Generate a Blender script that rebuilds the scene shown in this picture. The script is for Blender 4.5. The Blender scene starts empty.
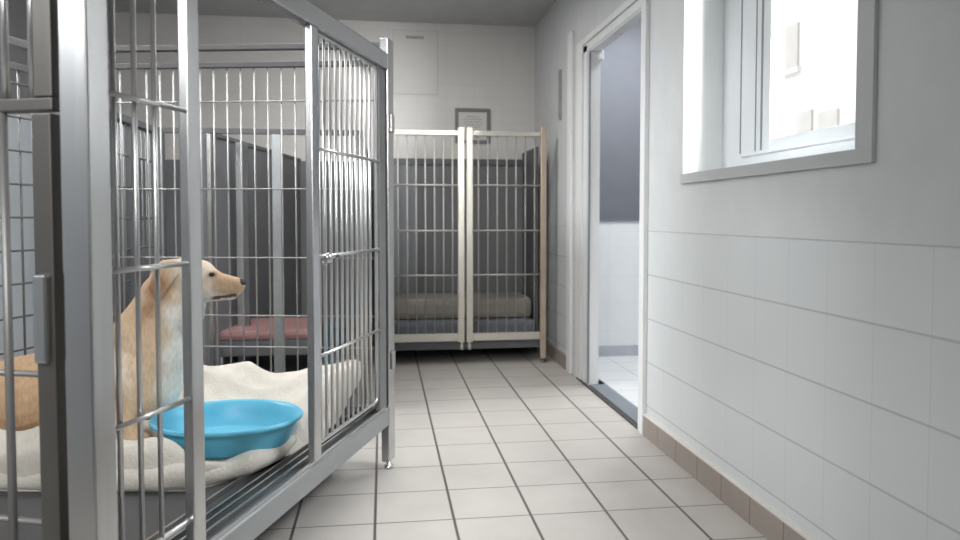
import bpy, bmesh, math, random
from mathutils import Vector, Matrix, noise

random.seed(7)
C = bpy.context.scene.collection
PI = math.pi

# ------------------------------------------------------------------ camera
F_PX = 725.0
YAW = math.atan(97 / 725)
PITCH = math.atan(0.04)
CAM_H = 1.0


def at(px, py, dep):
    """world point at camera depth dep under a pixel of the 960x540 frame"""
    x = (px - 480) / F_PX
    y = -(py - 246) / F_PX
    d = Vector((x, math.cos(PITCH) + y * math.sin(PITCH), -math.sin(PITCH) + y * math.cos(PITCH)))
    d = Matrix.Rotation(-YAW, 3, 'Z') @ d
    return Vector((0, 0, CAM_H)) + d * dep


cam_data = bpy.data.cameras.new('camera')
cam = bpy.data.objects.new('camera', cam_data)
C.objects.link(cam)
cam.location = (0, 0, CAM_H)
cam.rotation_euler = (PI / 2 - PITCH, 0, -YAW)
cam_data.sensor_width = 36
cam_data.lens = F_PX / 960 * 36
cam_data.shift_y = -24 / 960
cam_data.clip_start = 0.02
cam_data.dof.use_dof = True
cam_data.dof.focus_distance = 2.2
cam_data.dof.aperture_fstop = 3.2
bpy.context.scene.camera = cam


# ------------------------------------------------------------------ materials
def lin(c):
    return tuple(((v / 255) / 12.92 if v / 255 <= 0.04045 else ((v / 255 + 0.055) / 1.055) ** 2.4) for v in c)


def new_mat(name):
    m = bpy.data.materials.new(name)
    m.use_nodes = True
    nt = m.node_tree
    return m, nt, nt.nodes['Principled BSDF']


def noise_color(nt, col, scale, amt, stretch=(1, 1, 1), detail=3):
    """colour broken up a little by noise in object space"""
    tc = nt.nodes.new('ShaderNodeTexCoord')
    mp = nt.nodes.new('ShaderNodeMapping')
    mp.inputs['Scale'].default_value = stretch
    nz = nt.nodes.new('ShaderNodeTexNoise')
    nz.inputs['Scale'].default_value = scale
    nz.inputs['Detail'].default_value = detail
    rp = nt.nodes.new('ShaderNodeValToRGB')
    a = tuple(max(0, v * (1 - amt)) for v in col)
    b = tuple(min(1, v * (1 + amt)) for v in col)
    rp.color_ramp.elements[0].position = 0.3
    rp.color_ramp.elements[1].position = 0.7
    rp.color_ramp.elements[0].color = (*a, 1)
    rp.color_ramp.elements[1].color = (*b, 1)
    nt.links.new(tc.outputs['Object'], mp.inputs['Vector'])
    nt.links.new(mp.outputs['Vector'], nz.inputs['Vector'])
    nt.links.new(nz.outputs['Fac'], rp.inputs['Fac'])
    return rp.outputs['Color'], nz.outputs['Fac']


def mat(name, rgb, rough=0.6, metal=0.0, amt=0.06, scale=6, stretch=(1, 1, 1), bump=0.0, bscale=None, spec=0.5):
    m, nt, b = new_mat(name)
    col, fac = noise_color(nt, lin(rgb), scale, amt, stretch)
    nt.links.new(col, b.inputs['Base Color'])
    b.inputs['Roughness'].default_value = rough
    b.inputs['Metallic'].default_value = metal
    b.inputs['Specular IOR Level'].default_value = spec
    if bump:
        f = fac
        if bscale:
            tc = nt.nodes.new('ShaderNodeTexCoord')
            nz = nt.nodes.new('ShaderNodeTexNoise')
            nz.inputs['Scale'].default_value = bscale
            nz.inputs['Detail'].default_value = 4
            nt.links.new(tc.outputs['Object'], nz.inputs['Vector'])
            f = nz.outputs['Fac']
        bp = nt.nodes.new('ShaderNodeBump')
        bp.inputs['Strength'].default_value = bump
        bp.inputs['Distance'].default_value = 0.01
        nt.links.new(f, bp.inputs['Height'])
        nt.links.new(bp.outputs['Normal'], b.inputs['Normal'])
    return m


def line_mask(nt, comp, pitch, offset, width):
    """1 on a grout line, 0 on the tile, from one coordinate"""
    def math_node(op, a, b=None):
        n = nt.nodes.new('ShaderNodeMath')
        n.operation = op
        for i, v in enumerate((a, b)):
            if v is None:
                continue
            if isinstance(v, (int, float)):
                n.inputs[i].default_value = v
            else:
                nt.links.new(v, n.inputs[i])
        return n.outputs[0]
    s = math_node('SUBTRACT', comp, offset)
    s = math_node('DIVIDE', s, pitch)
    s = math_node('FRACT', s)
    s = math_node('SUBTRACT', s, 0.5)
    s = math_node('ABSOLUTE', s)          # 0.5 on the line
    s = math_node('SUBTRACT', 0.5, s)
    s = math_node('MULTIPLY', s, pitch)   # distance to the line
    mr = nt.nodes.new('ShaderNodeMapRange')
    mr.inputs['From Min'].default_value = width * 0.5
    mr.inputs['From Max'].default_value = width * 1.2
    mr.inputs['To Min'].default_value = 1
    mr.inputs['To Max'].default_value = 0
    nt.links.new(s, mr.inputs['Value'])
    return mr.outputs['Result']


def tile_mat(name, rgb, rough, axes, grout, amt=0.04, scale=3, spec=0.5, zmax=None, upper=None, bump=0.3, uprough=0.7):
    """axes: list of (axis letter, pitch, offset, width, strength)"""
    m, nt, b = new_mat(name)
    col, fac = noise_color(nt, lin(rgb), scale, amt)
    tc = nt.nodes.new('ShaderNodeTexCoord')
    sp = nt.nodes.new('ShaderNodeSeparateXYZ')
    nt.links.new(tc.outputs['Object'], sp.inputs[0])
    hsum = None
    for ax, pitch, off, w, st in axes:
        lm = line_mask(nt, sp.outputs[ax], pitch, off, w)
        mu = nt.nodes.new('ShaderNodeMath')
        mu.operation = 'MULTIPLY'
        mu.inputs[1].default_value = st
        nt.links.new(lm, mu.inputs[0])
        mx = nt.nodes.new('ShaderNodeMix')
        mx.data_type = 'RGBA'
        nt.links.new(mu.outputs[0], mx.inputs['Factor'])
        nt.links.new(col, mx.inputs['A'])
        mx.inputs['B'].default_value = (*lin(grout), 1)
        col = mx.outputs['Result']
        if hsum is None:
            hsum = mu.outputs[0]
        else:
            ad = nt.nodes.new('ShaderNodeMath')
            ad.operation = 'MAXIMUM'
            nt.links.new(hsum, ad.inputs[0])
            nt.links.new(mu.outputs[0], ad.inputs[1])
            hsum = ad.outputs[0]
    if zmax is not None:
        gt = nt.nodes.new('ShaderNodeMath')
        gt.operation = 'GREATER_THAN'
        nt.links.new(sp.outputs['Z'], gt.inputs[0])
        gt.inputs[1].default_value = zmax
        mx = nt.nodes.new('ShaderNodeMix')
        mx.data_type = 'RGBA'
        nt.links.new(gt.outputs[0], mx.inputs['Factor'])
        nt.links.new(col, mx.inputs['A'])
        c2, _ = noise_color(nt, lin(upper), 9, 0.03)
        nt.links.new(c2, mx.inputs['B'])
        col = mx.outputs['Result']
        rr = nt.nodes.new('ShaderNodeMapRange')
        rr.inputs['To Min'].default_value = rough
        rr.inputs['To Max'].default_value = uprough
        nt.links.new(gt.outputs[0], rr.inputs['Value'])
        nt.links.new(rr.outputs['Result'], b.inputs['Roughness'])
        inv = nt.nodes.new('ShaderNodeMath')
        inv.operation = 'SUBTRACT'
        inv.inputs[0].default_value = 1
        nt.links.new(gt.outputs[0], inv.inputs[1])
        mh = nt.nodes.new('ShaderNodeMath')
        mh.operation = 'MULTIPLY'
        nt.links.new(inv.outputs[0], mh.inputs[0])
        nt.links.new(hsum, mh.inputs[1])
        hsum = mh.outputs[0]
    else:
        b.inputs['Roughness'].default_value = rough
    b.inputs['Specular IOR Level'].default_value = spec
    nt.links.new(col, b.inputs['Base Color'])
    bp = nt.nodes.new('ShaderNodeBump')
    bp.invert = True
    bp.inputs['Strength'].default_value = bump
    bp.inputs['Distance'].default_value = 0.003
    nt.links.new(hsum, bp.inputs['Height'])
    nt.links.new(bp.outputs['Normal'], b.inputs['Normal'])
    return m


M = {}
M['floor'] = tile_mat('floor_tiles', (182, 178, 173), 0.42,
                      [('Y', 0.2605, 2.353, 0.0042, 0.75), ('X', 0.2592, -0.031, 0.0055, 1.0)], (88, 84, 80), amt=0.05, scale=5, spec=0.4)
M['wall_tile'] = tile_mat('wall_tiles', (208, 212, 213), 0.34,
                          [('Y', 0.191, 1.63, 0.0022, 0.16), ('Z', 0.2, 0.937, 0.0034, 0.55)], (150, 150, 150), amt=0.02, zmax=0.9385, upper=(206, 209, 210), uprough=0.5)
M['back_wall'] = tile_mat('back_wall_paint', (214, 212, 209), 0.7,
                          [('X', 0.22, 0.05, 0.004, 0.10), ('Z', 0.1, 0.03, 0.004, 0.10)], (150, 150, 150), amt=0.03)
M['left_wall'] = tile_mat('left_wall_tiles', (232, 240, 247), 0.4,
                          [('Y', 0.2, 0, 0.003, 0.12), ('Z', 0.2, 0.0, 0.003, 0.12)], (160, 165, 170), amt=0.02, zmax=1.66, upper=(150, 150, 152))  # pale lower tiles and grey upper wall carry light and shade in their colour
M['ceiling'] = mat('ceiling_paint', (186, 186, 185), 0.85, amt=0.05, scale=8)
M['base'] = tile_mat('baseboard_tiles', (150, 141, 133), 0.45, [('Y', 0.2, 0.184, 0.004, 0.9), ('X', 0.2, 0.06, 0.004, 0.9)], (112, 104, 98), amt=0.06, scale=8)
M['grout'] = mat('light_grout', (214, 210, 204), 0.7)
M['white_trim'] = mat('white_painted_wood', (226, 228, 228), 0.4, amt=0.02)
M['grey_trim'] = mat('pale_grey_frame', (190, 193, 194), 0.45, amt=0.02)
M['upvc'] = mat('white_window_plastic', (222, 226, 228), 0.3, amt=0.02)
M['gasket'] = mat('grey_gasket', (128, 134, 140), 0.5)
M['plaster'] = mat('white_plaster', (238, 240, 240), 0.6, amt=0.02)
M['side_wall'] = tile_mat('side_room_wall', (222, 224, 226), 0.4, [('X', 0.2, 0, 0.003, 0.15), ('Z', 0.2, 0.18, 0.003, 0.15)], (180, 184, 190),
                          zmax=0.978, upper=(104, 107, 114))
M['side_floor'] = tile_mat('side_room_floor', (214, 216, 218), 0.35, [('Y', 0.26, 0.1, 0.005, 0.6), ('X', 0.26, 0.02, 0.005, 0.6)], (150, 150, 152))
M['side_base'] = mat('side_room_baseboard', (176, 180, 186), 0.45)
M['threshold'] = mat('brushed_threshold', (150, 158, 164), 0.35, metal=0.8, scale=20, stretch=(1, 12, 1))
M['dark_rubber'] = mat('dark_rubber', (62, 60, 60), 0.6)
M['steel'] = mat('brushed_stainless', (196, 196, 196), 0.27, metal=1.0, amt=0.05, scale=60, stretch=(1, 1, 0.03), bump=0.02)
M['steel_bar'] = mat('polished_wire', (204, 204, 204), 0.3, metal=0.9, amt=0.03)
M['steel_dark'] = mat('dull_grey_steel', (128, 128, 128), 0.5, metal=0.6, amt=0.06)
M['rail_face'] = mat('grey_rail_metal', (158, 162, 165), 0.38, metal=0.75, amt=0.05, scale=30, stretch=(1, 0.05, 1))
M['dark_rail'] = mat('dark_grey_rail', (92, 92, 94), 0.5, metal=0.2)  # plain dark grey metal for the end and back rails
M['frame_shade'] = mat('shaded_gate_frame', (106, 104, 101), 0.4, metal=0.8, amt=0.05, scale=40, stretch=(1, 1, 0.03))  # gate steel darkened in its colour for the shade on it
M['thin_wire'] = mat('dull_thin_wire', (158, 158, 157), 0.45, metal=0.5)
M['gate_bar'] = mat('dull_gate_bar', (170, 168, 163), 0.45, metal=0.4)
M['deck'] = mat('dark_deck_tray', (74, 75, 77), 0.5, amt=0.08)
M['track'] = mat('dark_track_groove', (70, 72, 75), 0.45, metal=0.4)
M['pale_metal'] = mat('pale_gate_metal', (206, 202, 192), 0.38, metal=0.55, amt=0.03)
M['panel_dark'] = mat('dark_grey_panel', (116, 118, 121), 0.6, amt=0.05, scale=3)
M['panel_darker'] = mat('darker_grey_panel', (96, 98, 101), 0.6, amt=0.05)
M['blue'] = mat('blue_plastic', (98, 184, 214), 0.36, amt=0.03, scale=8, spec=0.5)
M['fleece'] = mat('cream_fleece', (200, 196, 187), 0.95, amt=0.05, scale=14, bump=0.3, bscale=90, spec=0.1)
M['maroon'] = mat('maroon_vinyl', (150, 114, 112), 0.5, amt=0.06)
M['cushion'] = mat('taupe_cushion', (142, 138, 131), 0.9, amt=0.06, bump=0.2, bscale=60)
M['mattress'] = mat('blue_grey_mattress', (112, 117, 125), 0.8, amt=0.06)
M['paper'] = mat('pale_paper', (210, 209, 206), 0.7, amt=0.02)
M['paper_edge'] = mat('grey_paper_edge', (188, 187, 185), 0.7, amt=0.03)
M['ink'] = mat('grey_ink', (104, 104, 108), 0.7)
M['pale_ink'] = mat('pale_grey_ink', (168, 168, 172), 0.7)
M['frame_grey'] = mat('grey_picture_frame', (122, 121, 124), 0.5)
M['facade'] = mat('white_render_facade', (186, 184, 181), 0.8, amt=0.02, scale=2)
M['facade_window'] = mat('facade_window_grey', (158, 156, 152), 0.5)
M['nose'] = mat('dark_dog_nose', (62, 54, 54), 0.35, bump=0.3, bscale=300)
M['eye'] = mat('dark_dog_eye', (34, 26, 22), 0.08)

# glass pane
m, nt, b = new_mat('clear_glass')
mix = nt.nodes.new('ShaderNodeMixShader')
tr = nt.nodes.new('ShaderNodeBsdfTransparent')
gl = nt.nodes.new('ShaderNodeBsdfGlossy')
gl.inputs['Roughness'].default_value = 0.02
mix.inputs['Fac'].default_value = 0.06
nt.links.new(tr.outputs[0], mix.inputs[1])
nt.links.new(gl.outputs[0], mix.inputs[2])
nt.links.new(mix.outputs[0], nt.nodes['Material Output'].inputs['Surface'])
M['glass'] = m

# dog coat from a painted attribute, broken up by fine fur noise
m, nt, b = new_mat('dog_coat')
at_n = nt.nodes.new('ShaderNodeAttribute')
at_n.attribute_name = 'coat'
tc = nt.nodes.new('ShaderNodeTexCoord')
mp = nt.nodes.new('ShaderNodeMapping')
mp.inputs['Scale'].default_value = (1, 1, 0.35)
mp.inputs['Rotation'].default_value = (0, 0.5, 0)
nz = nt.nodes.new('ShaderNodeTexNoise')
nz.inputs['Scale'].default_value = 130
nz.inputs['Detail'].default_value = 4
nt.links.new(tc.outputs['Object'], mp.inputs['Vector'])
nt.links.new(mp.outputs['Vector'], nz.inputs['Vector'])
mr = nt.nodes.new('ShaderNodeMapRange')
mr.inputs['From Min'].default_value = 0.3
mr.inputs['From Max'].default_value = 0.7
mr.inputs['To Min'].default_value = 0.86
mr.inputs['To Max'].default_value = 1.1
nt.links.new(nz.outputs['Fac'], mr.inputs['Value'])
mx = nt.nodes.new('ShaderNodeMix')
mx.data_type = 'RGBA'
mx.blend_type = 'MULTIPLY'
mx.inputs['Factor'].default_value = 1
nt.links.new(at_n.outputs['Color'], mx.inputs['A'])
nt.links.new(mr.outputs['Result'], mx.inputs['B'])
nt.links.new(mx.outputs['Result'], b.inputs['Base Color'])
b.inputs['Roughness'].default_value = 0.85
b.inputs['Specular IOR Level'].default_value = 0.2
bp = nt.nodes.new('ShaderNodeBump')
bp.inputs['Strength'].default_value = 0.35
bp.inputs['Distance'].default_value = 0.004
nt.links.new(nz.outputs['Fac'], bp.inputs['Height'])
nt.links.new(bp.outputs['Normal'], b.inputs['Normal'])
M['coat'] = m


# ------------------------------------------------------------------ mesh helpers
class MB:
    def __init__(self):
        self.bm = bmesh.new()
        self.smooth = False

    def box(self, x0, x1, y0, y1, z0, z1, bev=0.0):
        r = bmesh.ops.create_cube(self.bm, size=1)
        vs = r['verts']
        bmesh.ops.scale(self.bm, vec=(abs(x1 - x0), abs(y1 - y0), abs(z1 - z0)), verts=vs)
        bmesh.ops.translate(self.bm, vec=((x0 + x1) / 2, (y0 + y1) / 2, (z0 + z1) / 2), verts=vs)
        if bev:
            es = list({e for v in vs for e in v.link_edges})
            bmesh.ops.bevel(self.bm, geom=es, offset=bev, segments=2, affect='EDGES', profile=0.6)
        return self

    def beam(self, p0, p1, w, h, bev=0.0, up=(0, 0, 1)):
        """square tube from p0 to p1: w across, h along up"""
        p0, p1 = Vector(p0), Vector(p1)
        d = p1 - p0
        L = d.length
        d.normalize()
        upv = Vector(up)
        sx = d.cross(upv).normalized()
        sz = sx.cross(d).normalized()
        mtx = Matrix((sx, d, sz)).transposed().to_4x4()
        mtx.translation = (p0 + p1) / 2
        r = bmesh.ops.create_cube(self.bm, size=1)
        vs = r['verts']
        bmesh.ops.scale(self.bm, vec=(w, L, h), verts=vs)
        if bev:
            es = list({e for v in vs for e in v.link_edges})
            rr = bmesh.ops.bevel(self.bm, geom=es, offset=bev, segments=2, affect='EDGES', profile=0.6)
            vs = list({v for f in rr['faces'] for v in f.verts} | {v for v in vs if v.is_valid})
        bmesh.ops.transform(self.bm, matrix=mtx, verts=vs)
        return self

    def tube(self, pts, r, seg=8, closed=False):
        pts = [Vector(p) for p in pts]
        n = len(pts)
        rings = []
        prev = None
        for i, p in enumerate(pts):
            if closed:
                t = pts[(i + 1) % n] - pts[i - 1]
            elif i == 0:
                t = pts[1] - pts[0]
            elif i == n - 1:
                t = pts[-1] - pts[-2]
            else:
                t = pts[i + 1] - pts[i - 1]
            t.normalize()
            if prev is None:
                a = Vector((0, 0, 1)) if abs(t.z) < 0.9 else Vector((1, 0, 0))
                sx = t.cross(a).normalized()
            else:
                sx = (prev - t * prev.dot(t)).normalized()
            prev = sx
            sy = t.cross(sx)
            rad = r[i] if isinstance(r, (list, tuple)) else r
            rings.append([self.bm.verts.new(p + (sx * math.cos(2 * PI * k / seg) + sy * math.sin(2 * PI * k / seg)) * rad) for k in range(seg)])
        m_ = n if closed else n - 1
        for i in range(m_):
            a, b_ = rings[i], rings[(i + 1) % n]
            for k in range(seg):
                f = self.bm.faces.new((a[k], a[(k + 1) % seg], b_[(k + 1) % seg], b_[k]))
                f.smooth = True
        if not closed:
            self.bm.faces.new(rings[0][::-1])
            self.bm.faces.new(rings[-1])
        return self

    def lathe(self, prof, seg=48, center=(0, 0, 0), sx=1.0, sy=1.0):
        cx, cy, cz = center
        rings = []
        for r, z in prof:
            if r < 1e-5:
                rings.append([self.bm.verts.new((cx, cy, cz + z))])
            else:
                rings.append([self.bm.verts.new((cx + r * sx * math.cos(2 * PI * k / seg), cy + r * sy * math.sin(2 * PI * k / seg), cz + z)) for k in range(seg)])
        for a, b_ in zip(rings, rings[1:]):
            for k in range(seg):
                k2 = (k + 1) % seg
                if len(a) == 1 and len(b_) == 1:
                    continue
                if len(a) == 1:
                    f = self.bm.faces.new((a[0], b_[k2], b_[k]))
                elif len(b_) == 1:
                    f = self.bm.faces.new((a[k], a[k2], b_[0]))
                else:
                    f = self.bm.faces.new((a[k], a[k2], b_[k2], b_[k]))
                f.smooth = True
        return self

    def sphere(self, c, r, scale=(1, 1, 1), seg=20):
        mtx = Matrix.Translation(c) @ Matrix.Diagonal((*[r * s for s in scale], 1))
        rr = bmesh.ops.create_uvsphere(self.bm, u_segments=seg, v_segments=seg // 2, radius=1, matrix=mtx)
        for v in rr['verts']:
            for f in v.link_faces:
                f.smooth = True
        return self

    def build(self, name, material, parent=None):
        me = bpy.data.meshes.new(name)
        bmesh.ops.recalc_face_normals(self.bm, faces=self.bm.faces[:])
        self.bm.to_mesh(me)
        self.bm.free()
        me.materials.append(material)
        o = bpy.data.objects.new(name, me)
        C.objects.link(o)
        if parent is not None:
            o.parent = parent
        return o


def thing(name, label, cat, loc=(0, 0, 0), rotz=0.0, group=None):
    o = bpy.data.objects.new(name, None)
    C.objects.link(o)
    o.empty_display_size = 0.1
    o.location = loc
    o.rotation_euler = (0, 0, rotz)
    return tag(o, label, cat, group)


def tag(o, label, cat, group=None):
    o['label'] = label
    o['category'] = cat
    if group:
        o['group'] = group
    return o


def struct(o):
    o['kind'] = 'structure'
    return o


def copy_thing(src):
    r = src.copy()
    C.objects.link(r)
    for ch in list(src.children):
        c = ch.copy()
        C.objects.link(c)
        c.parent = r
        for g in list(ch.children):
            d = g.copy()
            C.objects.link(d)
            d.parent = c
    return r


# ------------------------------------------------------------------ the room
WX = 1.195          # face of the right wall
BY = 5.665          # face of the back wall
LX = -2.15          # face of the left wall
CZ = 2.497          # ceiling
Y0 = -1.6           # rear wall behind the camera
T = 0.12
DY0, DY1, DZ = 3.25, 4.14, 1.968
TD = 0.062        # doorway
VY0, VY1, VZ0, VZ1 = 1.70, 2.79, 1.15, 2.25   # window opening
RD = 0.28           # wall thickness at the window

struct(MB().box(LX - T, WX + T, Y0 - T, BY + T, -0.1, 0).build('floor', M['floor']))
struct(MB().box(LX - T, WX + T, Y0 - T, BY + T, CZ, CZ + 0.1).build('ceiling', M['ceiling']))
struct(MB().box(LX - T, WX + T, BY, BY + T, 0, CZ).build('wall_back', M['back_wall']))
struct(MB().box(LX - T, LX, Y0 - T, BY, 0, CZ).build('wall_left', M['left_wall']))
struct(MB().box(LX - T, WX + RD, Y0 - T, Y0, 0, CZ).build('wall_rear', mat('rear_wall_paint', (150, 147, 143), 0.7)))

w = MB()
w.box(WX, WX + RD, Y0, VY0, 0, CZ)
w.box(WX, WX + RD, VY0, VY1, 0, VZ0)
w.box(WX, WX + RD, VY0, VY1, VZ1, CZ)
w.box(WX, WX + RD, VY1, 3.0, 0, CZ)
w.box(WX, WX + TD, 3.0, DY0, 0, CZ)
w.box(WX, WX + TD, DY0, DY1, DZ, CZ)
w.box(WX, WX + TD, DY1, BY, 0, CZ)
struct(w.build('wall_right', M['wall_tile']))

# tiled skirting with a pale grout line on top
struct(MB().box(WX - 0.018, WX + 0.001, Y0, DY0 - 0.085, 0, 0.092, 0.002).build('baseboard_right', M['base']))
struct(MB().box(WX - 0.018, WX + 0.001, Y0, DY0 - 0.085, 0.092, 0.097).build('trim_1', M['grout']))
struct(MB().box(WX - 0.018, WX + 0.001, DY1 + 0.42, BY, 0, 0.092, 0.002).build('baseboard_corner', M['base']))
struct(MB().box(LX, WX - 0.018, BY - 0.018, BY + 0.001, 0, 0.092, 0.002).build('baseboard_back', M['base']))

# doorway 1: casing, jamb, stop and threshold
dr = struct(bpy.data.objects.new('door_1', None))
C.objects.link(dr)
dr.location = (WX, (DY0 + DY1) / 2, 0)
dl = Vector(dr.location)


def dbox(b_, x0, x1, y0, y1, z0, z1, bev=0.003):
    b_.box(x0 - dl.x, x1 - dl.x, y0 - dl.y, y1 - dl.y, z0, z1, bev)


c_ = MB()
dbox(c_, WX - 0.024, WX - 0.0005, DY1 + 0.325, DY1 + 0.415, 0, 2.165, 0.006)
dbox(c_, WX - 0.010, WX - 0.0005, DY1 + 0.118, DY1 + 0.245, 0, 2.06, 0.004)
dbox(c_, WX - 0.004, WX - 0.0005, DY1 + 0.03, DY1 + 0.108, 0, 2.015, 0.002)
dbox(c_, WX - 0.022, WX - 0.0005, DY0 - 0.085, DY0 - 0.035, 0, 2.165)
dbox(c_, WX - 0.012, WX - 0.0005, DY0 - 0.035, DY0, 0, 2.06)
dbox(c_, WX - 0.004, WX - 0.0005, DY0, DY1 + 0.108, DZ + 0.004, 2.012, 0.002)
dbox(c_, WX - 0.010, WX - 0.0005, DY0, DY1 + 0.118, 2.022, 2.06, 0.004)
c_.build('casing', M['white_trim'], dr)
j_ = MB()
dbox(j_, WX + 0.0, WX + TD, DY1 - 0.022, DY1 - 0.0005, 0, DZ, 0.001)
dbox(j_, WX + 0.0, WX + TD, DY0 + 0.0005, DY0 + 0.02, 0, DZ, 0.001)
dbox(j_, WX + 0.0, WX + TD, DY0 + 0.02, DY1 - 0.022, DZ - 0.008, DZ - 0.0005, 0.001)
j_.build('jamb', M['white_trim'], dr)
s_ = MB()
dbox(s_, WX - 0.003, WX + 0.004, DY1 - 0.026, DY1 - 0.006, 0.02, DZ - 0.008, 0.0)
s_.build('door_seal', M['gasket'], dr)
s_ = MB()
dbox(s_, WX + 0.045, WX + TD + 0.012, DY1 - 0.05, DY1 - 0.0225, DZ - 0.06, DZ - 0.0085)
s_.build('door_catch', M['white_trim'], dr)
t_ = MB()
dbox(t_, WX + 0.008, WX + 0.105, DY0 + 0.021, DY1 - 0.0225, 0.0005, 0.014)
t_.build('threshold', M['threshold'], dr)
t_ = MB()
dbox(t_, WX - 0.014, WX + 0.0075, DY0 + 0.0005, DY1 + 0.2, 0, 0.010)
t_.build('threshold_edge', M['dark_rubber'], dr)

# the room beyond the doorway
SX0, SX1, SY0, SY1 = WX + TD, 2.6, 3.05, 5.02
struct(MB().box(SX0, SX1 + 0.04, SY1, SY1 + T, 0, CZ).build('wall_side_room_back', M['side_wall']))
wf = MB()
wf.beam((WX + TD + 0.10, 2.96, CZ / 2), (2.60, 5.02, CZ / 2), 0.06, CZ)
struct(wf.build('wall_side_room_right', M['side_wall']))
def slab(name, z0, z1, m_):
    b_ = MB()
    pts = [(SX0, SY0 - 0.05), (SX0 + 0.1, SY0 - 0.05), (2.64, SY1), (SX0, SY1)]
    lo = [b_.bm.verts.new((x, y, z0)) for x, y in pts]
    hi = [b_.bm.verts.new((x, y, z1)) for x, y in pts]
    b_.bm.faces.new(lo[::-1])
    b_.bm.faces.new(hi)
    for i in range(4):
        j = (i + 1) % 4
        b_.bm.faces.new((lo[i], lo[j], hi[j], hi[i]))
    struct(b_.build(name, m_))


slab('ceiling_side_room', CZ, CZ + 0.1, M['plaster'])
slab('floor_side_room', -0.1, 0.0, M['side_floor'])
struct(MB().box(SX0, SX1 - 0.06, SY1 - 0.014, SY1 + 0.001, 0, 0.075, 0.002).build('baseboard_side_room', M['side_base']))
struct(MB().box(SX0, SX1 - 0.06, SY1 - 0.012, SY1 + 0.001, 0.972, 0.99, 0.002).build('trim_2', mat('dado_strip', (104, 110, 122), 0.5)))

# window 1
wn = struct(bpy.data.objects.new('window_1', None))
C.objects.link(wn)
wn.location = (WX, (VY0 + VY1) / 2, VZ0)
wl = Vector(wn.location)


def wbox(b_, x0, x1, y0, y1, z0, z1, bev=0.003):
    b_.box(x0 - wl.x, x1 - wl.x, y0 - wl.y, y1 - wl.y, z0 - wl.z, z1 - wl.z, bev)


t_ = MB()
wbox(t_, WX - 0.012, WX - 0.0005, VY0 - 0.065, VY1, 1.133, 1.172, 0.002)
wbox(t_, WX - 0.012, WX - 0.0005, VY0 - 0.065, VY0, 1.172, VZ1 + 0.05, 0.002)
wbox(t_, WX - 0.012, WX - 0.0005, VY0, VY1, VZ1, VZ1 + 0.05, 0.002)
t_.build('window_trim', M['grey_trim'], wn)
t_ = MB()
e_ = 0.004
wbox(t_, WX - 0.0004, WX + RD, VY0, VY1, VZ0, VZ0 + 0.022, 0)
wbox(t_, WX - 0.0004, WX + RD, VY1 - e_, VY1, VZ0 + 0.022, VZ1, 0)
wbox(t_, WX - 0.0004, WX + RD, VY0, VY0 + e_, VZ0 + 0.022, VZ1, 0)
t_.build('window_reveal', M['plaster'], wn)
FX = 1.36
fr = MB()
wbox(fr, FX, FX + 0.06, VY1 - 0.168, VY1 - e_, VZ0 + 0.022, VZ1, 0.004)
wbox(fr, FX, FX + 0.06, VY0 + e_, VY0 + 0.06, VZ0 + 0.022, VZ1, 0.004)
wbox(fr, FX, FX + 0.06, VY0 + 0.06, VY1 - 0.168, VZ0 + 0.022, VZ0 + 0.075, 0.004)
wbox(fr, FX, FX + 0.06, VY0 + 0.06, VY1 - 0.168, VZ1 - 0.06, VZ1, 0.004)
fr.build('window_frame', M['upvc'], wn)
sa = MB()
sy1 = VY1 - 0.172
wbox(sa, FX - 0.012, FX + 0.04, sy1 - 0.215, sy1, VZ0 + 0.079, VZ1 - 0.064, 0.004)
wbox(sa, FX - 0.012, FX + 0.04, VY0 + 0.064, VY0 + 0.15, VZ0 + 0.079, VZ1 - 0.064, 0.004)
wbox(sa, FX - 0.012, FX + 0.04, VY0 + 0.15, sy1 - 0.215, VZ0 + 0.079, VZ0 + 0.124, 0.004)
wbox(sa, FX - 0.012, FX + 0.04, VY0 + 0.15, sy1 - 0.215, VZ1 - 0.11, VZ1 - 0.064, 0.004)
sash = sa.build('window_sash', M['upvc'], wn)
g_ = MB()
for yy, ww in ((sy1 - 0.001, 0.008), (sy1 - 0.113, 0.007), (sy1 - 0.152, 0.012)):
    wbox(g_, FX - 0.0135, FX - 0.011, yy - ww, yy, VZ0 + 0.09, VZ1 - 0.08, 0)
g_.build('gasket', M['gasket'], sash)
g_ = MB()
wbox(g_, FX + 0.012, FX + 0.016, VY0 + 0.151, sy1 - 0.2155, VZ0 + 0.1245, VZ1 - 0.1105, 0)
g_.build('pane', M['glass'], sash)

# the white building across the way
bl = thing('building', 'overexposed white building with small square windows seen through the window', 'building', (5.2, 8.5, 0))
bw = MB()
bw.box(0, 3, -12, 6, -3, 9).build('facade', M['facade'], bl)


def fwin(px0, px1, py0, py1):
    def pt(px, py):
        d = at(px, py, 1) - Vector((0, 0, CAM_H))
        k = 5.2 / d.x
        return d.y * k - 8.5, CAM_H + d.z * k
    a, b_ = pt(px0, py0), pt(px1, py1)
    y0, y1 = sorted((a[0], b_[0]))
    z0, z1 = sorted((a[1], b_[1]))
    f = MB().box(-0.03, 0.02, y0, y1, z0, z1, 0.01).build('facade_window', M['facade_window'], bl)
    MB().box(-0.06, -0.0, y0 - 0.05, y1 + 0.05, z0 - 0.06, z0).build('window_sill', M['facade'], f)


fwin(776, 799, 33, 67)
fwin(798, 813, 113, 133)
fwin(820, 839, 113, 133)

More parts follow.
